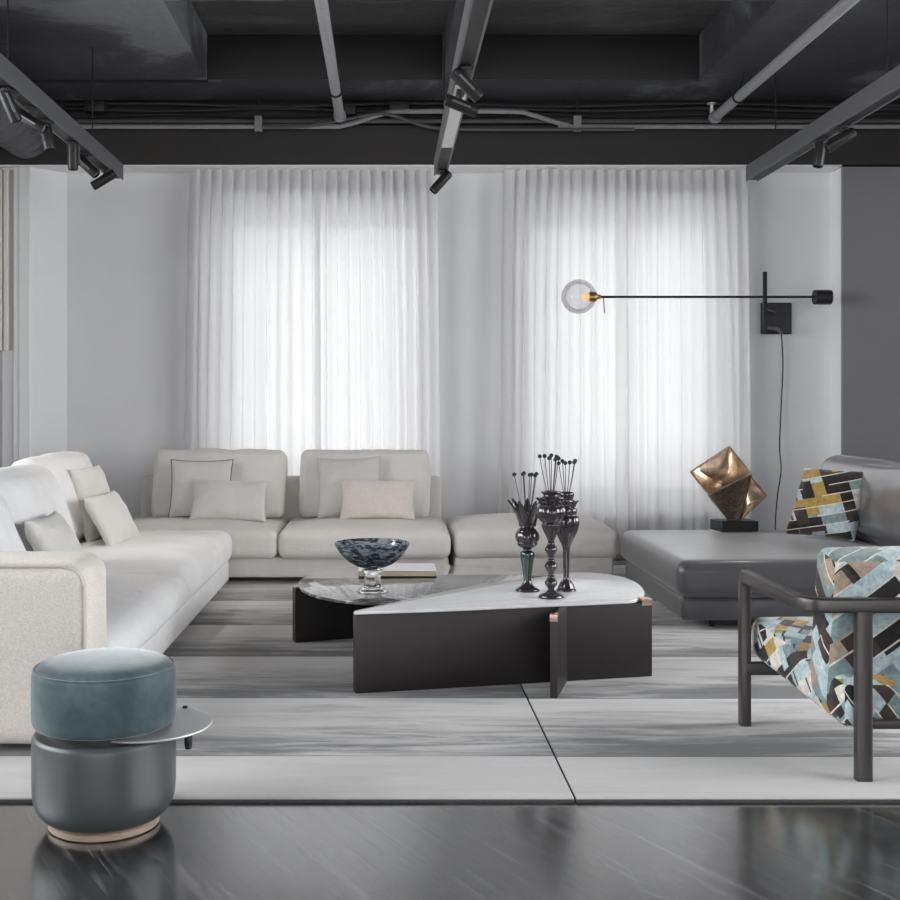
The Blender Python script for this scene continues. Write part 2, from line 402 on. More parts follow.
def pillow(w, h, t, seed=0., pinch=.07, n=26, wr=.012, sag=0.):
    """stuffed scatter cushion: lies in local x (width) and z (height), thickness along y"""
    bm = bmesh.new(); G = {}
    def co(u, v, s):
        e = max(0., (1 - abs(u) ** 2.6) * (1 - abs(v) ** 2.6)) ** .46
        x = u * w / 2 * (1 - pinch * (1 - v * v)); z = v * h / 2 * (1 - pinch * (1 - u * u))
        edge = e ** .5
        nv = noise.noise(Vector((x * 7 + seed, z * 7, s * 3.))) + .6 * noise.noise(Vector((x * 15 + seed, z * 15, s * 5.)))
        # creases running in from the corners
        cr = math.sin((abs(u) - abs(v)) * 9 + seed) * math.exp(-((1 - abs(u)) ** 2 + (1 - abs(v)) ** 2) * 5)
        y = s * (t / 2 * e + (nv * wr + cr * .008) * edge)
        z -= sag * (1 - u * u) * (v + 1) * .5
        return Vector((x, y, z))
    us = [math.sin(PI / 2 * (2 * i / n - 1)) for i in range(n + 1)]
    for s in (-1, 1):
        for i in range(n + 1):
            for j in range(n + 1):
                bd = i in (0, n) or j in (0, n)
                if bd and (i, j, 0) in G: continue
                G[(i, j, 0 if bd else s)] = bm.verts.new(co(us[i], us[j], s))
        g = lambda i, j: G[(i, j, 0 if (i in (0, n) or j in (0, n)) else s)]
        for i in range(n):
            for j in range(n):
                q = [g(i, j), g(i + 1, j), g(i + 1, j + 1), g(i, j + 1)]
                try: bm.faces.new(q if s < 0 else q[::-1])
                except ValueError: pass
    loop = [co(us[i], -1, 1) for i in range(n)] + [co(1, us[j], 1) for j in range(n)] + [co(us[n - i], 1, 1) for i in range(n)] + [co(-1, us[n - j], 1) for j in range(n)]
    bmesh.ops.recalc_face_normals(bm, faces=bm.faces[:])
    return bm, loop
def frame(origin, xdir, zdir):
    """matrix taking local x/z to the given directions"""
    x = Vector(xdir).normalized(); z = Vector(zdir); z = (z - x * z.dot(x)).normalized(); y = z.cross(x)
    m = Matrix((x, y, z)).transposed().to_4x4(); m.translation = Vector(origin); return m

def obj(name, bm, mat, parent=None, local=False, ang=38, smooth=True):
    me = bpy.data.meshes.new(name)
    bm.normal_update(); bm.to_mesh(me); bm.free()
    if smooth:
        for p in me.polygons: p.use_smooth = True
        me.set_sharp_from_angle(angle=R(ang))
    mats = mat if isinstance(mat, (list, tuple)) else [mat]
    for m_ in mats: me.materials.append(M[m_] if isinstance(m_, str) else m_)
    o = bpy.data.objects.new(name, me); COL.objects.link(o)
    if parent is not None:
        o.parent = parent
        if parent.type == 'EMPTY' and not local:
            o.matrix_parent_inverse = Matrix.Translation(-Vector(parent.location))
    return o
def tag(o, label, cat, group=None):
    o['label'] = label; o['category'] = cat
    if group: o['group'] = group
    return o
def thing(name, label, cat, loc, group=None):
    o = bpy.data.objects.new(name, None); COL.objects.link(o); o.location = loc; o.empty_display_size = .1
    return tag(o, label, cat, group)
def struct(name, bm, mat, parent=None, smooth=False):
    o = obj(name, bm, mat, parent, smooth=smooth)
    if parent is None: o['kind'] = 'structure'
    return o

# ------------------------------------------------------------------ camera
cam = bpy.data.cameras.new('camera'); co_ = bpy.data.objects.new('camera', cam); COL.objects.link(co_)
co_.location = (0, 0, 1.25); co_.rotation_euler = (PI / 2, 0, 0)
cam.sensor_width = 36; cam.lens = 46.0; cam.shift_x = .0711; cam.shift_y = -.0522; cam.clip_end = 200
SC.camera = co_

# ------------------------------------------------------------------ room shell
XL, XR, YF, YB = -4.2, 5.2, -7.0, 9.2
struct('floor', box(nb(), XL - .2, XR + .2, YF - .2, YB + .3, -.1, 0), 'floor')
W1 = (-1.42, .40); W2 = (1.08, 2.84); WZ = (.40, 2.86)
bm = nb()
RV, SP = .45, .10                     # reveal depth, splay
def quad(p): bm.faces.new([bm.verts.new(q) for q in p])
for a, b in ((XL - .2, W1[0]), (W1[1], W2[0]), (W2[1], XR + .2)): quad([(a, YB, 0), (b, YB, 0), (b, YB, 4.1), (a, YB, 4.1)])
for a, b in (W1, W2):
    quad([(a, YB, 0), (b, YB, 0), (b, YB, WZ[0]), (a, YB, WZ[0])]); quad([(a, YB, WZ[1]), (b, YB, WZ[1]), (b, YB, 4.1), (a, YB, 4.1)])
    A4 = [(a, YB, WZ[0]), (b, YB, WZ[0]), (b, YB, WZ[1]), (a, YB, WZ[1])]
    B4 = [(a + SP, YB + RV, WZ[0] + SP), (b - SP, YB + RV, WZ[0] + SP), (b - SP, YB + RV, WZ[1] - SP), (a + SP, YB + RV, WZ[1] - SP)]
    for k in range(4): quad([A4[k], A4[(k + 1) % 4], B4[(k + 1) % 4], B4[k]])
    box(bm, a - .02, a + SP, YB + RV, YB + RV + .1, .3, 3.0); box(bm, b - SP, b + .02, YB + RV, YB + RV + .1, .3, 3.0)
    box(bm, a + SP, b - SP, YB + RV, YB + RV + .1, .3, WZ[0] + SP); box(bm, a + SP, b - SP, YB + RV, YB + RV + .1, WZ[1] - SP, 3.0)
for a, b in ((XL - .2, W1[0] - .02), (W1[1] + .02, W2[0] - .02), (W2[1] + .02, XR + .2)): box(bm, a, b, YB + RV, YB + RV + .1, 0, 4.1)
for a, b in (W1, W2): box(bm, a - .02, b + .02, YB + RV, YB + RV + .1, 0, .3); box(bm, a - .02, b + .02, YB + RV, YB + RV + .1, 3.0, 4.1)
bmesh.ops.remove_doubles(bm, verts=bm.verts[:], dist=1e-5)
struct('wall_back', bm, 'wall')
for i, (a, b) in enumerate((W1, W2)):
    a, b, z0, z1 = a + SP, b - SP, WZ[0] + SP, WZ[1] - SP
    bm = nb(); y0, y1 = YB + RV + .02, YB + RV + .07; f = .035
    box(bm, a, a + f, y0, y1, z0, z1); box(bm, b - f, b, y0, y1, z0, z1)
    box(bm, a + f, b - f, y0, y1, z0, z0 + f); box(bm, a + f, b - f, y0, y1, z1 - f, z1)
    c = (a + b) / 2; box(bm, c - .02, c + .02, y0, y1, z0 + f, z1 - f)
    w = struct('window_%d' % (i + 1), bm, 'trimw')
    obj('pane', box(nb(), a + f, b - f, y0 + .023, y0 + .027, z0 + f, z1 - f), 'pane', w, smooth=False)
# left: return wall, white end trim, slatted bay beyond
struct('wall_left', prism(nb(), [(-2.552, YB), (-2.774, 8.975), (-3.0, 8.99), (-3.0, YB)], 0, 3.09), 'wall')
bm = nb(); box(bm, -2.862, -2.772, 8.955, 8.992, 0, 3.09, .004, 1); box(bm, -2.905, -2.864, 8.965, 8.992, 0, 3.09, .003, 1)
struct('trim_1', bm, 'trimw')
struct('wall_left_bay', box(nb(), XL, -2.90, 8.993, YB, 0, 3.09), 'beige')
t = thing('slat_panel', 'pale vertical slat panel on the far left wall beside white trim', 'wall panel', (-3.4, 8.993, 1.66))
obj('backing', box(nb(), -4.1, -2.91, 8.978, 8.9929, 1.66, 3.07), 'gap', t, smooth=False)
bm = nb(); x = -4.08
while x < -2.95:
    box(bm, x, x + .036, 8.957, 8.978, 1.66, 3.07, .004, 1); x += .05
obj('slats', bm, 'slat', t, smooth=False)
SW = (-1.0, 6.6, .85, 3.2)  # unseen window openings added in both side walls to bring in side light
def side_wall(name, x0, x1, yend, n):
    bm = nb(); box(bm, x0, x1, YF, SW[0], 0, 3.9); box(bm, x0, x1, SW[1], yend, 0, 3.9); box(bm, x0, x1, SW[0], SW[1], 0, SW[2]); box(bm, x0, x1, SW[0], SW[1], SW[3], 3.9)
    struct(name, bm, 'wall'); bm = nb(); m = (x0 + x1) / 2
    for k in range(6):
        y = SW[0] + (SW[1] - SW[0] - .05) * k / 5; box(bm, m - .03, m + .03, y, y + .05, SW[2], SW[3])
    box(bm, m - .03, m + .03, SW[0], SW[1], SW[2], SW[2] + .05); box(bm, m - .03, m + .03, SW[0], SW[1], SW[3] - .05, SW[3])
    w = struct('window_%d' % n, bm, 'trimw'); obj('pane', box(nb(), m - .002, m + .002, SW[0], SW[1], SW[2], SW[3]), 'pane', w, smooth=False)
side_wall('wall_left_side', XL - .2, XL, YB, 4)
# right: pier with a grey panel face
struct('wall_right', box(nb(), 3.552, XR, 8.985, YB, 0, 3.09), 'trimw')
struct('wall_right_face', box(nb(), 3.556, XR, 8.955, 8.984, 0, 3.09), 'greypanel')
side_wall('wall_right_side', XR, XR + .2, YB, 5)
# front (behind the camera): unseen shopfront opening, added for front fill light
SF = (-3.9, 4.9, .25, 3.45)
bm = nb(); box(bm, XL, SF[0], YF - .2, YF, 0, 3.9); box(bm, SF[1], XR, YF - .2, YF, 0, 3.9)
box(bm, SF[0], SF[1], YF - .2, YF, 0, SF[2]); box(bm, SF[0], SF[1], YF - .2, YF, SF[3], 3.9)
struct('wall_front', bm, 'wall')
bm = nb()
for k in range(5):
    x = SF[0] + (SF[1] - SF[0] - .06) * k / 4; box(bm, x, x + .06, YF - .13, YF - .07, SF[2], SF[3])
box(bm, SF[0], SF[1], YF - .13, YF - .07, SF[2], SF[2] + .06); box(bm, SF[0], SF[1], YF - .13, YF - .07, SF[3] - .06, SF[3])
w3 = struct('window_3', bm, 'black_metal')
obj('pane', box(nb(), SF[0], SF[1], YF - .103, YF - .099, SF[2], SF[3]), 'pane', w3, smooth=False)
# ceiling: slab with coffers between downstand beams
CX = [(-1.30, .41), (.56, 2.28)]; CY = (6.72, 8.38); Z1, Z2 = 3.6, 3.92
bm = nb()
box(bm, XL, CX[0][0], YF, 8.36, Z1, 4.0); box(bm, XL, CX[0][0], 8.44, 8.93, Z1, 4.0); box(bm, CX[1][1], XR, YF, 8.93, Z1, 4.0)
box(bm, CX[0][0], CX[1][1], CY[1], 8.93, Z1, 4.0); box(bm, CX[0][1], CX[1][0], CY[0], CY[1], Z1, 4.0)
box(bm, CX[0][0], CX[1][1], 6.3, CY[0], Z1, 4.0); box(bm, CX[0][0], CX[1][1], YF, 4.4, Z1, 4.0)
box(bm, CX[0][1], CX[1][0], 4.4, 6.3, Z1, 4.0)
struct('ceiling', bm, 'concrete')
struct('ceiling_coffers', box(nb(), XL, XR, YF, YB, 3.93, 4.05), 'rough_concrete')
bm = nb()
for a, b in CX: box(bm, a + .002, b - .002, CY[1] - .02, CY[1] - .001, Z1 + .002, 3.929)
struct('ceiling_coffer_shade', bm, 'black_matte')  # dark sheets added on the far coffer faces, standing in for their shade
bm = nb(); box(bm, XL, XR, 9.06, YB, 3.41, 3.93); box(bm, XL, XR, 8.95, YB, 3.105, 3.41)
struct('beam', bm, 'beam')
bm = nb(); box(bm, XL, 3.55, 8.952, 9.19, 3.092, 3.104)
struct('trim_2', bm, 'trimw')

# ------------------------------------------------------------------ services on the ceiling
# conduits along the beam
def run(name, pts, r, mat, label, cat, n=8, group=None):
    return tag(obj(name, tube(nb(), pts, r, n), mat), label, cat, group)
yc = 8.885
run('conduit', [(-2.50, yc, 3.428), (XR - .05, yc, 3.428)], .017, 'conduit', 'upper of the two straight grey conduits along the brown beam', 'conduit')
pb = smooth_prof([(-2.50, yc - .045, 3.375), (-.6, yc - .045, 3.375), (-.32, yc - .045, 3.385), (-.05, yc - .045, 3.465), (.12, yc - .045, 3.49), (.95, yc - .045, 3.49), (1.12, yc - .045, 3.465), (1.4, yc - .045, 3.385), (1.65, yc - .045, 3.375), (XR - .05, yc - .045, 3.375)], 6)
run('conduit', pb, .018, 'pipe', 'grey conduit humped over the middle track, bent down on both sides', 'conduit')
run('conduit', smooth_prof([(-.95, yc - .085, 3.365), (-.6, yc - .085, 3.37), (-.1, yc - .085, 3.46), (.05, yc - .085, 3.45), (.35, yc - .085, 3.36), (.7, yc - .085, 3.345), (1.9, yc - .085, 3.345)], 6), .013, 'conduit', 'thin conduit dipping behind the middle track', 'conduit')
for k, (z, r, lab) in enumerate([(3.575, .012, 'black cable sagging along the ceiling edge, highest of three'), (3.545, .015, 'thicker dark cable below the highest ceiling-edge cable'), (3.505, .011, 'lowest of the black cables above the grey conduits')]):
    pts = [(-2.5 + i * .245, 8.965 + .028 * k + .004 * math.sin(i * 1.3 + k), z + .012 * math.sin(i * (.7 + .2 * k) + k * 2)) for i in range(31)]
    run('cable', pts, r, 'cable', lab, 'cable')
def jbox(x, z, w, lab): tag(obj('junction_box', box(nb(), x - w / 2, x + w / 2, 8.86, 8.94, z, z + .075, .006, 2), 'black_matte'), lab, 'junction box')
jbox(-.32, 3.475, .17, 'black junction box above the conduit left of the middle track'); jbox(.10, 3.50, .15, 'black junction box just left of the middle track')
jbox(-2.25, 3.50, .16, 'dark junction box at the left end of the ceiling cables')
for x, lab in ((-.98, 'conduit clamp on the beam left of the sprinkler pipe'), (1.47, 'conduit clamp on the beam right of the middle track')):
    t = thing('conduit_clamp', lab, 'clamp', (x, 8.86, 3.33))
    obj('rod', tube(nb(), [(x, 8.83, 3.30), (x, 8.83, 3.60)], .006), 'black_metal', t)
    obj('clamp_body', box(nb(), x - .03, x + .03, 8.815, 8.845, 3.335, 3.455, .006, 2), 'pipe', t)
# sprinkler pipes running towards the beam
def sprinkler(name, x, z, y0, y1, label, end):
    t = thing(name, label, 'pipe', (x, y1, z))
    obj('pipe_run', tube(nb(), [(x, y0, z), (x, y1, z)], .036, 16), 'pipe', t)
    bm = nb(); lathe(bm, [(.044, 0), (.048, .008), (.048, .035), (.044, .045)], n=20)
    bmesh.ops.transform(bm, matrix=Matrix.Translation((x, y1 - .04, z)) @ Matrix.Rotation(PI / 2, 4, 'X'), verts=bm.verts[:]); obj('end_cap', bm, 'pipe', t)
    for yy in end[0]:
        bm = nb(); tube(bm, [(x + .042 * math.cos(a), yy, z + .042 * math.sin(a)) for a in [2 * PI * q / 20 for q in range(20)]], .007, 6, True)
        tube(bm, [(x, yy, z + .04), (x + end[2], yy, 3.6)], .0075, 6); obj('hanger', bm, 'black_metal', t)
    if end[1]:
        bm = nb(); tube(bm, [(x - .02, y1 - .03, z + .02), (x - .02, y1 - .03, z + .10)], .014, 8)
        bmesh.ops.create_cone(bm, cap_ends=True, segments=16, radius1=.035, radius2=.035, depth=.008, matrix=Matrix.Translation((x - .02, y1 - .03, z + .11)))
        obj('sprinkler_head', bm, 'steel', t)
sprinkler('sprinkler_pipe', -.35, 3.42, 4.5, 8.75, 'pale grey sprinkler pipe under the left coffer, running to the beam', ([8.0, 5.5], False, .03))
sprinkler('sprinkler_pipe', 2.50, 3.42, 4.5, 8.79, 'long grey sprinkler pipe on the right side with upturned head', ([8.15, 5.6], True, .04))
# flexible duct, far left
prof = []
for i in range(120): prof.append((.20 + .011 * math.sin(i * PI / 2.2), i * .033))
bm = nb(); lathe(bm, prof, n=36); bmesh.ops.transform(bm, matrix=Matrix.Translation((-2.78, 8.93, 3.35)) @ Matrix.Rotation(PI / 2, 4, 'X'), verts=bm.verts[:])
tag(obj('flexible_duct', bm, 'duct', ang=80), 'ribbed grey flexible air duct at the far left of the ceiling', 'duct')

def track(x, y0, y1, label, cover=None, rods=()):
    t = thing('lighting_track', label, 'lighting track', (x, y1, 2.86))
    obj('rail', box(nb(), x - .045, x + .045, y0, y1, 2.875, 2.975, .004, 1), 'grey_paint', t, smooth=False)
    bm = nb(); box(bm, x - .045, x - .034, y0, y1, 2.862, 2.875); box(bm, x + .034, x + .045, y0, y1, 2.862, 2.875); obj('lip', bm, 'grey_paint', t, smooth=False)
    obj('slot', box(nb(), x - .034, x + .034, y0, y1 - .01, 2.868, 2.8749), 'black_matte', t, smooth=False)
    if cover: obj('cover_strip', box(nb(), x - .034, x + .034, cover[0], cover[1], 2.860, 2.8675), 'track_white', t, smooth=False)
    for yy in rods: obj('suspension_rod', tube(nb(), [(x, yy, 2.975), (x, yy, 3.6)], .005, 6), 'black_metal', t)
track(-1.94, 3.2, 8.3, 'suspended grey lighting track on the left with six black spotlights', None, (7.6, 5.9, 4.2))
track(.385, 3.2, 8.15, 'suspended lighting track in the middle with white cover strip', (5.85, 7.25), (7.6, 4.2))
track(2.66, 3.2, 8.36, 'suspended grey lighting track on the right side of the room', None, (7.85, 6.1, 4.2))
def spotlight(x, y, aim, label):
    """aim: direction the lamp points; the body hangs from the track slot"""
    t = thing('track_spotlight', label, 'spotlight', (x, y, 2.862))
    d = Vector(aim).normalized(); piv = Vector((x, y, 2.79))
    obj('adapter', box(nb(), x - .022, x + .022, y - .06, y + .06, 2.848, 2.8605, .003, 1), 'black_matte', t)
    obj('stem', tube(nb(), [(x, y, 2.852), piv], .009, 8), 'black_matte', t)
    q = Vector((0, 0, 1)).rotation_difference(d).to_matrix().to_4x4()
    bm = nb(); lathe(bm, [(.0, -.085), (.028, -.085), (.032, -.08), (.032, .09), (.029, .095), (.026, .095), (.026, .075), (0, .075)], n=24)
    bmesh.ops.transform(bm, matrix=Matrix.Translation(piv) @ q, verts=bm.verts[:]); obj('lamp_body', bm, 'black_metal', t)
    bm = nb(); lathe(bm, [(.0, .0), (.025, .0), (.025, .004), (0, .004)], n=20)
    bmesh.ops.transform(bm, matrix=Matrix.Translation(piv + d * .077) @ q, verts=bm.verts[:]); obj('lens', bm, 'lens', t)
    bm = nb(); side = d.cross(Vector((0, 0, 1))); side = side.normalized() if side.length > .1 else Vector((1, 0, 0))
    tube(bm, [piv + side * .036 - d * .05, piv + side * .036 + d * .05], .006, 6); obj('yoke', bm, 'grey_paint', t)
    return piv + d * .1, d
spots = [
    (-1.94, 5.92, (.35, .2, -.9), 'black spotlight nearest the camera on the left track'),
    (-1.94, 6.28, (.75, -.1, -.45), 'second black spotlight from the near end of the left track, tilted right'),
    (-1.94, 6.58, (.22, -.1, -1), 'third spotlight from the near end of the left track, nearly upright'),
    (-1.94, 7.13, (.0, .0, -1), 'black spotlight hanging straight down from the left track'),
    (-1.94, 7.45, (.7, -.1, -.65), 'next-to-last spotlight on the left track, leaning down to the right'),
    (-1.94, 7.92, (-.75, -.15, -.5), 'last spotlight at the far tip of the left track, turned left'),
    (.385, 5.55, (.75, .1, -.75), 'upper of the paired spotlights on the middle track'),
    (.385, 5.95, (.8, .1, -.3), 'lower of the paired spotlights on the middle track'),
    (.385, 8.0, (-.6, -.2, -.7), 'spotlight at the far tip of the middle track before the curtain'),
    (2.66, 7.05, (-.18, -.1, -1), 'black spotlight near upright on the right track'),
    (2.66, 6.72, (-.8, .1, -.5), 'black spotlight with pale arm on the right track, tilted left')]
SPOT_AT = [spotlight(*s) for s in spots]

# ------------------------------------------------------------------ curtains
def curtain(x0, x1, yb, label, seed, flare=(0., 0.)):
    bm = nb(); n = int((x1 - x0) * 210); rows = 26; g = []
    rnd = random.Random(seed)
    per = .088
    ph = [rnd.uniform(-.9, .9) for _ in range(60)]; am = [rnd.uniform(.45, 1.5) for _ in range(60)]
    def smooth(arr, s):
        i = int(s); f = s - i; f = f * f * (3 - 2 * f); return arr[i % 60] * (1 - f) + arr[(i + 1) % 60] * f
    for j in range(rows + 1):
        v = j / rows; z = .02 + (3.07) * (1 - v) ; row = []
        dn = v ** .8
        for i in range(n + 1):
            u = i / n; X = x0 + (x1 - x0) * u; s = (X - x0) / per
            a = smooth(am, s * .5) ; p = smooth(ph, s * .33)
            w = math.sin(2 * PI * s + p * 2.0 * dn + .5 * dn * math.sin(3.1 * v + seed))
            w2 = math.sin(2 * PI * s * .5 + p * 3 + seed)
            sharp = math.copysign(abs(w) ** .7, w)
            w3 = math.sin(2 * PI * s * .27 + p * 2 - seed)
            y = yb + .035 * (sharp * (1 - .62 * dn) * a) + .022 * dn * w2 * a + .018 * dn * w3 + .012 * dn * noise.noise(Vector((X * 3, v * 2, seed)))
            xx = X + .014 * math.cos(2 * PI * s + 1.) * (1 - .3 * dn) + dn * (flare[0] * (1 - u) + flare[1] * u)
            row.append(bm.verts.new((xx, y, z)))
        g.append(row)
    for j in range(rows):
        for i in range(n): bm.faces.new((g[j][i], g[j][i + 1], g[j + 1][i + 1], g[j + 1][i]))
    o = obj('curtain', bm, 'curtain', ang=180)
    return tag(o, label, 'curtain')
curtain(-1.56, -.53, 9.075, 'left panel of the sheer white curtain behind the cream sofa', 1.3, (-.06, 0.02))
curtain(-.57, .40, 9.105, 'right panel of the sheer curtain pair behind the cream sofa', 4.1, (0.0, .03))
curtain(.92, 1.92, 9.075, 'sheer curtain panel behind the glass globe of the wall lamp', 7.7, (-.05, .02))
curtain(1.88, 2.86, 9.105, 'rightmost sheer curtain panel, behind the bronze sculpture', 9.9, (0, .04))

# ------------------------------------------------------------------ rugs
ZR = .016
def rug(x0, x1, mat, label):
    t = thing('rug', label, 'rug', ((x0 + x1) / 2, 3.6, 0))
    bm = rounded(x1 - x0, 9.0 - 3.6, .010, .0045, seg=30); bmesh.ops.transform(bm, matrix=Matrix.Translation(((x0 + x1) / 2, 6.3, .0106)), verts=bm.verts[:])
    obj('pile', bm, mat, t)
    obj('backing', box(nb(), x0 - .001, x1 + .001, 3.596, 8.99, .0005, .0090), 'rug_edge', t, smooth=False)
rug(-2.45, .589, 'rug_l', 'banded grey silk rug under the cream sofa and coffee tables, left of the seam')
rug(.596, 3.45, 'rug_r', 'banded grey silk rug under the patterned armchair, right of the seam')

# ------------------------------------------------------------------ sofas
def T(x, y, z): return Matrix.Translation((x, y, z))
def put(bm, m): bmesh.ops.transform(bm, matrix=m, verts=bm.verts[:]); return bm
def cushion(name, x0, x1, y0, y1, z0, z1, r, mat, parent, crown=.03, wr=.007, seed=0., side=.008):
    bm = rounded(x1 - x0, y1 - y0, z1 - z0, r, (side, side, 0), 16, wr, seed)
    h = (z1 - z0) / 2
    for v in bm.verts:          # only the top crowns
        if v.co.z > 0:
            u = v.co.x / ((x1 - x0) / 2); w = v.co.y / ((y1 - y0) / 2)
            v.co.z += crown * max(0, 1 - abs(u) ** 2.2) * max(0, 1 - abs(w) ** 2.2) * (v.co.z / h)
    return obj(name, put(bm, T((x0 + x1) / 2, (y0 + y1) / 2, (z0 + z1) / 2)), mat, parent)
def foot(parent, x, y, z1=.075, mat='black_metal'):
    bm = nb(); lathe(bm, [(.012, ZR), (.012, z1)], (x, y, 0), 14); obj('leg', bm, mat, parent)
def back_cushion(parent, c, xdir, zdir, w, h, d, mat, seed, rk=.42):
    bm = rounded(w, d, h, d * rk, (.012, .035, .012), 16, .013, seed)
    return obj('back_cushion', put(bm, frame(c, xdir, zdir)), mat, parent)

# left sofa, along the left side
t = LS = thing('sofa', 'long ivory sofa along the left with boucle arm nearest the camera', 'sofa', (-1.55, 5.85, ZR))
obj('base', box(nb(), -2.12, -1.045, 4.30, 7.66, .065, .205, .02, 3), 'ivory', t)
cushion('seat_cushion', -1.95, -1.02, 4.33, 5.98, .19, .37, .075, 'ivory', t, .035, .007, 1.)
cushion('seat_cushion', -1.95, -1.02, 5.985, 7.67, .19, .405, .075, 'ivory', t, .035, .007, 5.)
obj('backrest', box(nb(), -2.20, -2.0, 4.30, 7.66, .07, .68, .05, 4), 'ivory', t)
bm = rounded(1.22, .31, .655, .075, (0, .006, .004), 14, .003, 2.)
arm = obj('arm', put(bm, T(-1.645, 4.165, .372)), 'boucle', t)
pp = [(-1.058, 4.030, .06), (-1.056, 4.028, .55), (-1.062, 4.028, .62), (-1.085, 4.026, .66), (-1.13, 4.025, .678), (-1.2, 4.024, .681), (-2.18, 4.024, .681)]
bm = nb(); tube(bm, smooth_prof(pp, 6), .008, 8); obj('piping', bm, 'piping_cream', arm)
for x, y in ((-1.1, 4.2), (-2.05, 4.2), (-1.1, 7.5), (-2.05, 7.5)): foot(t, x, y)
zl = Vector((-.33, 0, .95))
back_cushion(t, (-1.70, 4.72, .645), (0, 1, 0), zl, .56, .50, .24, 'ivory', 1.)
back_cushion(t, (-1.80, 5.52, .665), (0, 1, 0), zl, 1.10, .53, .27, 'ivory', 3.)
back_cushion(t, (-1.965, 6.98, .670), (0, 1, 0), zl, 1.14, .54, .20, 'ivory', 6.)

# back sofa under the first window
t = BS = thing('sofa', 'cream sofa in front of the left window with two seat cushions', 'sofa', (-.73, 8.3, ZR))
obj('base', box(nb(), -1.92, .425, 7.80, 8.85, .065, .205, .018, 3), 'cream', t)
cushion('seat_cushion', -1.93, -.735, 7.74, 8.74, .195, .385, .055, 'cream', t, .045, .007, 11.)
cushion('seat_cushion', -.73, .435, 7.74, 8.74, .195, .385, .055, 'cream', t, .045, .007, 14.)
bm = nb(); join(bm, rounded(2.30, .13, .62, .04, (0, 0, 0), 10, .002, 1.), T(-.725, 8.83, .38)); obj('backrest', bm, 'cream', t)
for x, y in ((-1.8, 7.95), (.3, 7.95), (-1.8, 8.7), (.3, 8.7)): foot(t, x, y)
zb = Vector((0, .22, .97))
back_cushion(t, (-1.235, 8.55, .645), (1, 0, 0), zb, .97, .50, .19, 'cream', 21., .25)
back_cushion(t, (-.155, 8.55, .645), (1, 0, 0), zb, .95, .50, .19, 'cream', 25., .25)

# ottoman module
t = thing('ottoman', 'armless cream ottoman module between cream sofa and grey leather daybed', 'ottoman', (1.0, 8.25, ZR))
obj('base', box(nb(), .465, 1.545, 7.80, 8.80, .065, .205, .018, 3), 'cream', t)
cushion('seat_cushion', .466, 1.585, 7.76, 8.82, .195, .39, .06, 'cream', t, .05, .007, 31.)
for x, y in ((.55, 7.95), (1.45, 7.95), (.55, 8.7), (1.45, 8.7)): foot(t, x, y)

# grey leather daybed
t = thing('daybed', 'dark grey leather daybed with tall backrest on the right', 'daybed', (2.3, 6.95, ZR))
obj('base', box(nb(), 1.60, 3.10, 6.22, 7.70, .07, .20, .025, 3), 'leather', t)
cushion('seat_cushion', 1.572, 3.0, 6.18, 7.74, .195, .40, .065, 'leather', t, .022, .0025, 41., .006)
obj('backrest', box(nb(), 3.06, 3.22, 6.20, 7.72, .07, .84, .04, 4), 'leather', t)
back_cushion(t, (2.98, 6.94, .655), (0, -1, 0), Vector((.17, 0, .97)), 1.5, .50, .24, 'leather_lit', 44.)
for x, y in ((1.80, 6.36), (2.95, 6.36), (1.80, 7.55), (2.95, 7.55)): foot(t, x, y, .08)

# scatter pillows
def scatter(c, xd, zd, w, h, th, mat, label, seed, pipe=None, wr=.012, group=None):
    bm, loop = pillow(w, h, th, seed, wr=wr)
    m = frame(c, xd, zd); o = obj('throw_pillow', put(bm, m), mat, ang=70)
    tag(o, label, 'pillow', group)
    if pipe:
        b2 = nb(); tube(b2, [m @ p for p in loop], .0055, 6, True); obj('piping', b2, pipe, o)
    return o
scatter((-1.345, 8.36, .628), (1, .02, 0), (0.0, .28, .96), .45, .43, .12, 'linen', 'square grey pillow with dark piping behind a satin lumbar pillow', 1., 'piping_dark')
scatter((-1.12, 8.225, .555), (1, 0, -.03), (.0, .42, .91), .55, .31, .14, 'satin', 'shiny pale lumbar pillow on the left seat of the cream sofa', 2.)
scatter((-.265, 8.36, .640), (1, 0, .03), (0, .28, .96), .46, .44, .12, 'linen', 'square pale pillow behind the fleecy lumbar pillow', 3., 'piping_cream')
scatter((-.06, 8.225, .560), (1, -.02, 0), (0, .42, .91), .54, .30, .14, 'fleece', 'fleecy beige lumbar pillow on the right seat of the cream sofa', 4., None, .02)
scatter((-1.785, 7.03, .640), (.14, 1, 0), (-.26, 0, .96), .46, .46, .14, 'linen', 'upright square pillow leaning on the left sofa, rear of the pair', 5.)
scatter((-1.625, 6.84, .560), (.06, 1, 0), (-.48, 0, .88), .58, .34, .13, 'linen', 'low pillow leaning on another at the far end of the left sofa', 6.)
scatter((-1.500, 5.28, .575), (.0, 1, 0), (-.48, 0, .88), .46, .36, .14, 'linen', 'small pale pillow just behind the boucle arm of the left sofa', 7.)
scatter((2.695, 7.0, .640), (.66, -.74, -.02), (.40, .28, .86), .44, .46, .20, 'pat_pillow', 'collage patterned blue and mustard pillow on the grey leather daybed', 8., None, .014)

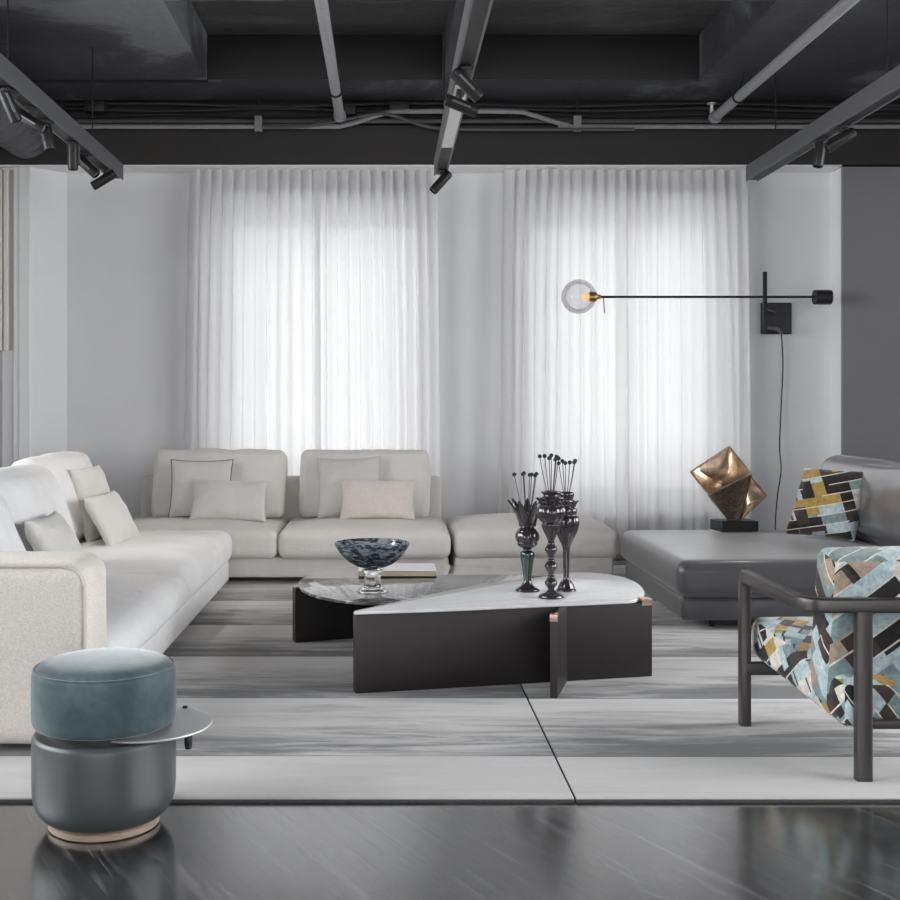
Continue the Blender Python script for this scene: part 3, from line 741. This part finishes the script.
# ------------------------------------------------------------------ coffee tables
def slab_outline(pts): return closed_spline(pts, 8)
t = thing('coffee_table', 'large coffee table with pale marble top on dark crossing panels, nearest the camera', 'coffee table', (.55, 5.3, ZR))
A = slab_outline([(-.130, 4.902), (-.08, 4.892), (.25, 4.955), (.62, 5.045), (1.0, 5.135), (1.13, 5.185), (1.20, 5.34), (1.235, 5.62), (1.20, 5.86), (1.07, 6.00), (.92, 5.985), (.80, 5.86), (.66, 5.755), (.48, 5.63), (.24, 5.36), (.0, 5.06)])
HA = .366
obj('tabletop', prism(nb(), A, HA - .016, HA, .004), 'marble', t, ang=30)
a0, a1 = Vector((-.135, 4.905)), Vector((1.195, 5.215)); dA = (a1 - a0).normalized()
obj('leg_panel', plank(nb(), a0, a1, .05, ZR, HA - .017), 'table_dark', t, ang=30)
b0, b1 = Vector((.70, 4.80)), Vector((1.0, 5.82)); dB = (b1 - b0).normalized()
obj('leg_blade', plank(nb(), b0, b1, .030, ZR, HA - .017), 'table_dark', t, ang=30)
for p, d, l, w in ((a1, -dA, .05, .053), (b0, dB, .045, .033)):
    obj('copper_tip', plank(nb(), p - d * .001, p + d * l, w, HA - .03, HA + .002, .002), 'copper', t, ang=30)
t = thing('coffee_table', 'lower coffee table with dark glossy marble top, tucked behind the pale one', 'coffee table', (.1, 6.0, ZR))
HB = .312
B = slab_outline([(-.455, 6.10), (-.43, 5.82), (-.32, 5.58), (-.15, 5.44), (.10, 5.40), (.35, 5.46), (.58, 5.72), (.72, 6.0), (.775, 6.25), (.71, 6.48), (.50, 6.62), (.20, 6.655), (-.15, 6.61), (-.36, 6.42)])
obj('tabletop', prism(nb(), B, HB - .016, HB, .004), 'marble_dark', t, ang=30)
c0, c1 = Vector((-.475, 5.935)), Vector((.55, 6.34)); dC = (c1 - c0).normalized()
obj('leg_panel', plank(nb(), c0, c1, .05, ZR, HB - .017), 'table_dark', t, ang=30)
obj('leg_blade', plank(nb(), (.12, 5.55), (.28, 6.52), .045, ZR, HB - .017), 'table_dark', t, ang=30)
obj('copper_tip', plank(nb(), c0 - dC * .001, c0 + dC * .03, .053, HB - .014, HB - .006, .002), 'copper', t, ang=30)

# bowl
bx, by = -.068, 5.72
t = thing('glass_bowl', 'smoky blue footed glass bowl on the dark marble table', 'bowl', (bx, by, HB))
pr = smooth_prof([(.0, .116), (.05, .120), (.10, .140), (.145, .176), (.182, .226), (.187, .243), (.181, .243), (.170, .229), (.135, .190), (.09, .156), (.04, .142), (.0, .140)], 4)
pr = [(max(r, 0.), z) for r, z in pr]
obj('bowl_body', lathe(nb(), pr, (bx, by, HB), 56, lambda r, z, a: r * (1 + .012 * math.sin(5 * a + 20 * z))), 'bowl', t, ang=60)
obj('stem', lathe(nb(), smooth_prof([(.0, .001), (.072, .001), (.074, .008), (.056, .018), (.043, .032), (.042, .085), (.048, .098), (.048, .113), (.0, .115)], 4), (bx, by, HB), 40), 'glass', t, ang=60)
# book
t = thing('book', 'closed book with white cover behind the glass bowl', 'book', (.06, 6.3, HB))
obj('cover', box(nb(), -.15, .272, 6.19, 6.46, HB + .032, HB + .038, .002, 1), 'cover', t)
obj('back_cover', box(nb(), -.15, .272, 6.19, 6.46, HB + .001, HB + .006, .002, 1), 'black_matte', t)
obj('pages', box(nb(), -.146, .266, 6.196, 6.455, HB + .006, HB + .032), 'paper', t, smooth=False)

# vases
def flute(nf, amt, lo, hi):
    return lambda r, z, a: r * (1 + (amt * math.cos(nf * a) if lo < z < hi else 0))
def petals(bm, c, z0, n, r0, r1, h, wd, a0=0.):
    """pointed leaf-shaped lobes flaring out from a rim"""
    for k in range(n):
        a = a0 + 2 * PI * k / n; L = 9; pl = []
        for i in range(L + 1):
            s = i / L; rr = r0 + (r1 - r0) * (s ** 1.5); z = z0 + h * s
            hw = wd * math.sin(PI * min(1, .22 + .78 * s)) ** .8 + .0015
            ca, sa = math.cos(a), math.sin(a)
            rows = []
            for e in (-1, 0, 1):
                off = .010 * (1 - abs(e)) * (1 - s * .5)
                px = (rr + off) * ca - hw * e * sa; py = (rr + off) * sa + hw * e * ca
                rows.append((px, py, z))
            pl.append(rows)
        for side in (0, 1):
            th = .006
            vs = [[bm.verts.new((c[0] + p[0] - th * side * math.cos(a), c[1] + p[1] - th * side * math.sin(a), c[2] + p[2])) for p in rr_] for rr_ in pl]
            for i in range(L):
                for e in (0, 1):
                    q = (vs[i][e], vs[i][e + 1], vs[i + 1][e + 1], vs[i + 1][e]); bm.faces.new(q if side == 0 else q[::-1])
            if side == 0: front = vs
            else:
                for i in range(L):
                    for e in (0, 2): bm.faces.new((front[i][e], vs[i][e], vs[i + 1][e], front[i + 1][e]))
                bm.faces.new([front[L][e] for e in (0, 1, 2)] + [vs[L][e] for e in (2, 1, 0)])
    return bm
def stems(c, zr, heads, lab, group):
    hs = sorted(heads)
    names = ['leftmost'] + ['%s from the left' % q for q in ('second', 'third', 'fourth', 'fifth', 'sixth', 'seventh')]
    for k, (dx, dy, z) in enumerate(hs):
        t = thing('dried_stem', '%s of the ball-headed dried stems in %s' % (names[k], lab), 'dried flower', (c[0], c[1], c[2] + zr), group)
        base = Vector((c[0] + dx * .22, c[1] + dy * .3, c[2] + zr)); top = Vector((c[0] + dx, c[1] + dy, c[2] + z))
        obj('stalk', tube(nb(), [base, (base + top) / 2 + Vector((dx * .05, 0, 0)), top], .0019, 6), 'stick', t)
        bm = nb(); bmesh.ops.create_icosphere(bm, subdivisions=2, radius=.0098, matrix=Matrix.Translation(top))
        for v in bm.verts: v.co += (v.co - top) * .18 * noise.noise(v.co * 300)
        obj('seed_head', bm, 'head', t)
c = (.665, 5.41, HA)
t = thing('vase', 'dark lustre vase with a crown of leaf-shaped lobes, leftmost of three', 'vase', c)
obj('foot', lathe(nb(), smooth_prof([(.0, .0), (.054, .0), (.055, .008), (.050, .014), (.030, .026), (.019, .046), (.018, .056)], 4), c, 36), 'ceramic', t)
obj('stem', lathe(nb(), smooth_prof([(.018, .056), (.022, .09), (.029, .14), (.034, .168), (.031, .184), (.020, .192), (.021, .200)], 4), c, 36), 'ceramic_green', t)
obj('body', lathe(nb(), smooth_prof([(.021, .200), (.042, .212), (.049, .226), (.046, .231), (.052, .236), (.056, .254), (.053, .272), (.042, .290), (.031, .303), (.034, .33), (.042, .37), (.038, .372), (.02, .34), (0, .33)], 4), c, 48, flute(12, .03, .24, .30)), 'ceramic', t)
obj('crown', petals(nb(), c, .305, 7, .030, .094, .125, .021, PI + .1), 'ceramic', t, ang=60)
stems(c, .345, [(-.062, .0, .548), (-.022, -.01, .55), (-.014, .02, .552), (.012, .01, .545), (.018, -.015, .549), (.036, .0, .543), (.044, .015, .55)], 'the crown-shaped vase', 'dried stems in the crown-shaped vase')
c = (.75, 5.225, HA)
t = thing('vase', 'dark vase on a stem of three stacked beads, in the middle', 'vase', c)
obj('foot', lathe(nb(), smooth_prof([(.0, .0), (.053, .0), (.055, .008), (.050, .015), (.026, .026), (.014, .036)], 4), c, 36), 'ceramic', t)
bm = nb()
for zc in (.067, .143, .219):
    lathe(bm, smooth_prof([(.013, zc - .037), (.017, zc - .032), (.014, zc - .028), (.022, zc - .014), (.028, zc), (.022, zc + .014), (.014, zc + .028), (.017, zc + .032), (.013, zc + .037)], 3), c, 28, flute(8, .05, zc - .028, zc + .028))
obj('beaded_stem', bm, 'ceramic', t)
obj('body', lathe(nb(), smooth_prof([(.014, .256), (.018, .268), (.030, .295), (.041, .322), (.043, .332), (.036, .338), (.048, .350), (.062, .372), (.066, .392), (.060, .412), (.046, .424), (.040, .432), (.054, .446), (.057, .453), (.040, .458), (.034, .466), (.044, .476), (.046, .482), (.036, .484), (.028, .478), (.02, .44), (0, .43)], 3), c, 60, flute(14, .035, .27, .455)), 'ceramic', t)
obj('collar', petals(nb(), c, .425, 12, .040, .068, .028, .014), 'ceramic', t, ang=60)
stems(c, .45, [(-.052, .0, .642), (-.028, .01, .643), (-.01, -.012, .634), (.004, .02, .645), (.018, -.01, .628), (.026, .01, .640), (.034, .0, .632)], 'the beaded middle vase', 'dried stems in the beaded vase')
c = (.848, 5.41, HA)
t = thing('vase', 'dark fluted tulip vase on a slim stem, rightmost of three', 'vase', c)
obj('foot', lathe(nb(), smooth_prof([(.0, .0), (.043, .0), (.045, .008), (.040, .014), (.030, .036), (.020, .052)], 4), c, 36, flute(10, .05, .015, .05)), 'ceramic', t)
obj('stem', lathe(nb(), smooth_prof([(.020, .052), (.014, .062), (.0145, .12), (.0165, .19), (.020, .212)], 4), c, 24), 'ceramic', t)
obj('body', lathe(nb(), smooth_prof([(.020, .212), (.032, .24), (.050, .28), (.060, .318), (.057, .345), (.046, .358), (.050, .372), (.048, .388), (.036, .396), (.040, .41), (.030, .425), (.036, .45), (.035, .462), (.026, .462), (.02, .42), (0, .41)], 4), c, 60, flute(12, .04, .23, .39)), 'ceramic', t)
obj('collar', petals(nb(), c, .395, 9, .034, .056, .030, .015), 'ceramic', t, ang=60)
stems(c, .44, [(-.034, .01, .60), (-.016, .015, .61), (-.006, -.01, .602), (.018, .01, .604), (.036, -.01, .606), (.044, .012, .612)], 'the tulip vase', 'dried stems in the tulip vase')

# ------------------------------------------------------------------ bronze sculpture on the daybed
ZS = .425
t = thing('sculpture', 'twisted hollow bronze cube balanced on a black block', 'sculpture', (2.25, 7.45, ZS))
bm = nb(); box(bm, -.125, .125, -.09, .09, 0, .068, .004, 1); put(bm, T(2.255, 7.45, ZS) @ Matrix.Rotation(R(8), 4, 'Z')); obj('plinth', bm, 'black_matte', t)
sc_ = Vector((2.25, 7.45, ZS + .068 + .238))
V8 = dict(T=(.002, .10, .230), L=(-.274, .00, .072), f=(-.214, -.20, -.061), F=(.070, -.14, .068), K=(.231, .06, -.088), l=(-.10, .17, -.12), m=(-.043, -.03, -.240), b=(.037, -.02, -.235))
def patch(q, dent, tw, n=14, th=0.):
    bm = nb(); P = [Vector(V8[k]) for k in q]; g = []
    ctr = sum((Vector(v) for v in V8.values()), Vector()) / 8
    nm = (P[2] - P[0]).cross(P[3] - P[1]).normalized()
    if nm.dot(sum(P, Vector()) / 4 - ctr) < 0: nm = -nm
    for i in range(n + 1):
        row = []
        for j in range(n + 1):
            u, v = i / n, j / n
            p = P[0] * (1 - u) * (1 - v) + P[1] * u * (1 - v) + P[2] * u * v + P[3] * (1 - u) * v
            bl = (4 * u * (1 - u)) ** .8 * (4 * v * (1 - v)) ** .8
            p = p - nm * (dent * bl + tw * math.sin(2 * PI * u) * 4 * v * (1 - v))
            row.append(bm.verts.new(sc_ + p))
        g.append(row)
    for i in range(n):
        for j in range(n): bm.faces.new((g[i][j], g[i + 1][j], g[i + 1][j + 1], g[i][j + 1]))
    fn = bm.faces[:][0].normal if False else None
    bm.normal_update()
    if bm.faces[:][0].normal.dot(nm) < 0: bmesh.ops.reverse_faces(bm, faces=bm.faces[:])
    return bm
obj('hollow_face', patch('TLfF', .13, .0), 'gold', t, ang=80)
obj('rough_face', patch('fFbm', .018, .0), 'bronze_rough', t, ang=80)
bm = patch('TFbK', .05, .02)
for q, dn in (('TLlK', .03), ('Lfml', .01), ('Kbml', .03)): join(bm, patch(q, dn, 0))
obj('shell', bm, 'bronze', t, ang=60)
bm = nb()
def edge(a, b, bend=0.):
    p, q = Vector(V8[a]), Vector(V8[b]); tube(bm, [sc_ + p.lerp(q, k / 8) + Vector((0, 0, bend * math.sin(PI * k / 8))) for k in range(9)], .008, 8)
for a, b in ('TL', 'Lf', 'fF', 'FT', 'TK', 'Fb', 'Kb'): edge(a, b)
obj('rim', bm, 'bronze', t)

# ------------------------------------------------------------------ wall lamp
yl = 8.80; zl_ = 2.062
t = thing('wall_lamp', 'black swing-arm wall lamp with clear glass globe and counterweight', 'wall lamp', (3.12, 9.2, 1.93))
obj('wall_plate', box(nb(), 2.995, 3.235, 9.165, 9.199, 1.80, 2.05, .004, 1), 'black_matte', t, smooth=False)
bm = nb(); box(bm, 2.885, 2.915, yl - .008, yl + .012, 1.79, 2.255, .003, 1)
obj('upright', bm, 'black_metal', t)
bm = nb(); tube(bm, [(2.90, yl + .01, 1.83), (3.06, 9.0, 1.83), (3.15, 9.17, 1.81)], .014, 8); tube(bm, [(2.90, yl + .01, 1.97), (3.06, 9.05, 1.965), (3.1, 9.17, 1.965)], .008, 8)
obj('bracket', bm, 'grey_paint', t)
obj('arm', tube(nb(), [(1.60, yl, zl_), (3.30, yl, zl_)], .0095, 10), 'black_metal', t)
bm = nb(); lathe(bm, smooth_prof([(.0, -.06), (.05, -.06), (.056, -.052), (.056, .052), (.05, .06), (.0, .06)], 3), n=32); put(bm, T(3.34, yl, zl_ - .003) @ Matrix.Rotation(PI / 2, 4, 'Y')); obj('counterweight', bm, 'black_matte', t)
bm = nb(); bmesh.ops.create_uvsphere(bm, u_segments=40, v_segments=24, radius=.132, matrix=T(1.475, yl, zl_ + .002)); gl = obj('globe', bm, 'globe', t, ang=180)
bm = nb(); lathe(bm, smooth_prof([(.010, -.02), (.018, -.02), (.020, .0), (.036, .01), (.040, .03), (.040, .06), (.03, .066), (.0, .066)], 3), n=28); put(bm, T(1.62, yl, zl_) @ Matrix.Rotation(-PI / 2, 4, 'Y')); obj('socket', bm, 'brass', t)
bm = nb(); bmesh.ops.create_uvsphere(bm, u_segments=20, v_segments=14, radius=.032, matrix=T(1.53, yl, zl_)); obj('bulb', bm, 'bulb', t, ang=180)
obj('pull_switch', tube(nb(), [(1.665, yl, zl_ - .008), (1.672, yl, zl_ - .125)], .004, 6), 'black_metal', t)
obj('cord', tube(nb(), smooth_prof([(3.155, 9.175, 1.80), (3.165, 9.17, 1.55), (3.15, 9.17, 1.2), (3.135, 9.16, .9), (3.14, 9.14, .72), (3.11, 9.14, .5), (3.09, 9.13, .25), (3.10, 9.1, .02)], 6), .0055, 6), 'cable', t)

# ------------------------------------------------------------------ stool with swivel tray
px, py = -.838, 3.425
t = thing('pouf', 'round pouf with teal velvet seat, grey leather body and swivel tray', 'pouf', (px, py, 0))
c = (px, py, 0)
obj('base_ring', lathe(nb(), [(.0, .001), (.158, .001), (.162, .004), (.162, .020), (.156, .024), (.0, .024)], c, 56), 'ring', t)
obj('body', lathe(nb(), smooth_prof([(.0, .024), (.12, .0242), (.150, .026), (.180, .038), (.201, .070), (.2085, .11), (.2095, .18), (.209, .255), (.205, .272), (.199, .2775), (.19, .278), (.15, .278), (.0, .278)], 5), c, 72), 'pouf_leather', t, ang=60)
obj('collar', lathe(nb(), [(.0, .277), (.17, .277), (.17, .302), (0, .302)], c, 48), 'black_matte', t)
pr = smooth_prof([(.0, .300), (.15, .300), (.188, .3002), (.198, .302), (.205, .307), (.2095, .325), (.2105, .38), (.2095, .445), (.205, .464), (.198, .468), (.192, .475), (.165, .487), (.10, .495), (.0, .498)], 5)
se = obj('seat', lathe(nb(), [(max(r, 0.), z) for r, z in pr], c, 72), 'velvet', t, ang=60)
bm = nb(); tube(bm, [(px + .2035 * math.cos(a), py + .2035 * math.sin(a), .467) for a in [2 * PI * k / 60 for k in range(60)]], .003, 6, True); obj('seam', bm, 'velvet', se)
obj('tray', lathe(nb(), [(.0, .284), (.197, .284), (.199, .287), (.197, .290), (.0, .290)], (px + .115, py + .03, 0), 72), 'steel', t, ang=30)
bm = nb(); lathe(bm, [(.0, .0), (.009, .0), (.012, .012), (.012, .05), (.009, .062), (0, .062)], (-.588, 3.42, .222), 16); obj('tray_knob', bm, 'black_metal', t)
bm = nb(); lathe(bm, [(.0, .0), (.008, .0), (.008, .006), (.0, .009)], (-.632, 3.62, .290), 14); obj('tray_bolt', bm, 'black_metal', t)

# ------------------------------------------------------------------ armchair
t = thing('armchair', 'armchair in teal, mustard and brown collage fabric with dark metal frame', 'armchair', (1.78, 4.1, ZR))
def arcpts(c, r, a0, a1, n=6): return [(c[0] + r * math.cos(a0 + (a1 - a0) * k / n), c[1] + r * math.sin(a0 + (a1 - a0) * k / n)) for k in range(n + 1)]
xl, xr, yf, yr = 1.375, 2.225, 4.40, 3.765; zt = .588
# bent flat-bar rail: arm, back, arm
pth = [(xl, yf, zt)] + [(q[0], q[1], zt) for q in arcpts((xl + .07, yr + .07), .07, PI, 1.5 * PI)] + [(q[0], q[1], zt) for q in arcpts((xr - .07, yr + .07), .07, 1.5 * PI, 2 * PI)] + [(xr, yf, zt)]
def bar(bm, pts, w, h):
    """flat bar with rounded corners swept along a path in plan"""
    pts = [Vector(p) for p in pts]; rings = []
    sec = []
    rr = min(w, h) * .2
    for cx_, cz, a in ((w / 2 - rr, h / 2 - rr, 0), (-w / 2 + rr, h / 2 - rr, PI / 2), (-w / 2 + rr, -h / 2 + rr, PI), (w / 2 - rr, -h / 2 + rr, 1.5 * PI)):
        for k in range(4): sec.append((cx_ + rr * math.cos(a + PI / 6 * k), cz + rr * math.sin(a + PI / 6 * k)))
    for i, p in enumerate(pts):
        d = (pts[min(i + 1, len(pts) - 1)] - pts[max(i - 1, 0)]).normalized()
        up = Vector((0, 0, 1)) if abs(d.z) < .7 else Vector((0, 1, 0)) 
        s = d.cross(up).normalized(); up = s.cross(d)
        rings.append([bm.verts.new(p + s * a + up * b) for a, b in sec])
    m = len(sec)
    for i in range(len(rings) - 1):
        for k in range(m): bm.faces.new((rings[i][k], rings[i][(k + 1) % m], rings[i + 1][(k + 1) % m], rings[i + 1][k]))
    bm.faces.new(rings[0][::-1]); bm.faces.new(rings[-1])
    bmesh.ops.recalc_face_normals(bm, faces=bm.faces[:]); return bm
obj('arm_rail', bar(nb(), pth, .040, .048), 'chair_metal', t, ang=50)
for x in (xl, xr):
    bm = nb(); bar(bm, [(x, yf - .03, zt)] + [(x, yf - .03 + .04 * math.sin(a), zt - .04 + .04 * math.cos(a)) for a in (.4, .8, 1.2, 1.57)] + [(x, yf + .01, .3), (x, yf + .01, ZR)], .040, .048)
    obj('leg', bm, 'chair_metal', t, ang=50)
for x in (1.562, 2.038):
    bm = nb(); bar(bm, [(x, yr, zt - .02), (x, yr, .3), (x, yr, ZR)], .052, .040); obj('leg', bm, 'chair_metal', t, ang=50)
bm = nb(); bar(bm, [(xl, yf, .235), (xr, yf, .235)], .03, .05); bar(bm, [(1.562, yr, .20), (2.038, yr, .20)], .03, .03)
bar(bm, [(1.50, yf, .235), (1.60, yr, .20)], .03, .03); bar(bm, [(2.10, yf, .235), (2.0, yr, .20)], .03, .03)
obj('seat_frame', bm, 'chair_metal', t, ang=50)
# seat: wedge narrowing and dropping to the rear
bm = rounded(.78, .68, .16, .042, (.0, .004, .012), 14, .003, 3.)
for v in bm.verts:
    k = (v.co.y + .34) / .68                      # 0 rear .. 1 front
    v.co.x *= .74 + .26 * k
    v.co.z += -.10 * (1 - k)
seat = obj('seat', put(bm, T(1.80, 4.135, .348)), 'pat_seat', t)
bm = rounded(.70, .17, .53, .038, (.002, .02, .006), 14, .004, 8.)
obj('backrest', put(bm, frame((1.83, 3.93, .485), (1, 0, 0), (0, -.16, .985))), 'pat_back', t)

# ------------------------------------------------------------------ light
wd = bpy.data.worlds.new('overcast_sky'); SC.world = wd; wd.use_nodes = True
wt = wd.node_tree; bg = wt.nodes['Background']
# sky shaped by direction for fill: sides strongest, front less, behind the curtains least
wc = wt.nodes.new('ShaderNodeTexCoord'); wsx = wt.nodes.new('ShaderNodeSeparateXYZ'); wt.links.new(wc.outputs['Generated'], wsx.inputs[0])
wm = wt.nodes.new('ShaderNodeMapRange'); wm.interpolation_type = 'SMOOTHSTEP'; wt.links.new(wsx.outputs[1], wm.inputs[0])
wm.inputs[1].default_value = .1; wm.inputs[2].default_value = .6; wm2 = wt.nodes.new('ShaderNodeMapRange'); wm2.interpolation_type = 'SMOOTHSTEP'; wt.links.new(wsx.outputs[1], wm2.inputs[0])
wm2.inputs[1].default_value = -.85; wm2.inputs[2].default_value = -.35; wm2.inputs[3].default_value = SKY_FRONT_FILL; wm2.inputs[4].default_value = SKY_SIDE_FILL; wt.links.new(wm2.outputs[0], wm.inputs[3])
wm.inputs[4].default_value = SKY_COURT
bg.inputs[0].default_value = (.96, .975, 1., 1); wt.links.new(wm.outputs[0], bg.inputs[1])
def portal(name, loc, rot, sx, sy):
    l = bpy.data.lights.new(name, 'AREA'); l.shape = 'RECTANGLE'; l.size = sx; l.size_y = sy
    l.cycles.is_portal = True
    o = bpy.data.objects.new(name, l); COL.objects.link(o); o.location = loc; o.rotation_euler = rot
for i, (a, b) in enumerate((W1, W2)): portal('window_portal', ((a + b) / 2, YB + RV + .11, (WZ[0] + WZ[1]) / 2), (-PI / 2, 0, 0), b - a, WZ[1] - WZ[0])
portal('front_fill_portal', ((SF[0] + SF[1]) / 2, YF - .21, (SF[2] + SF[3]) / 2), (PI / 2, 0, 0), SF[1] - SF[0], SF[3] - SF[2])
portal('side_portal', (XL - .21, (SW[0] + SW[1]) / 2, (SW[2] + SW[3]) / 2), (0, -PI / 2, 0), SW[3] - SW[2], SW[1] - SW[0])
portal('side_portal', (XR + .21, (SW[0] + SW[1]) / 2, (SW[2] + SW[3]) / 2), (0, PI / 2, 0), SW[3] - SW[2], SW[1] - SW[0])
for k, (p, d) in enumerate(SPOT_AT):
    l = bpy.data.lights.new('spot_beam', 'SPOT'); l.energy = 25; l.spot_size = R(60); l.spot_blend = .8; l.shadow_soft_size = .03; l.color = (1., .90, .80)
    o = bpy.data.objects.new('spot_beam', l); COL.objects.link(o); o.location = p; o.rotation_euler = d.to_track_quat('-Z', 'Y').to_euler()

SC.view_settings.view_transform = 'Standard'; SC.view_settings.look = 'None'; SC.view_settings.gamma = 1.; SC.view_settings.exposure = 0.
SC.view_settings.use_curve_mapping = False
cy = SC.cycles
cy.use_denoising = True; cy.max_bounces = 12; cy.diffuse_bounces = 6; cy.transparent_max_bounces = 16; cy.transmission_bounces = 8
cy.sample_clamp_indirect = 6.; cy.caustics_refractive = False; cy.caustics_reflective = False
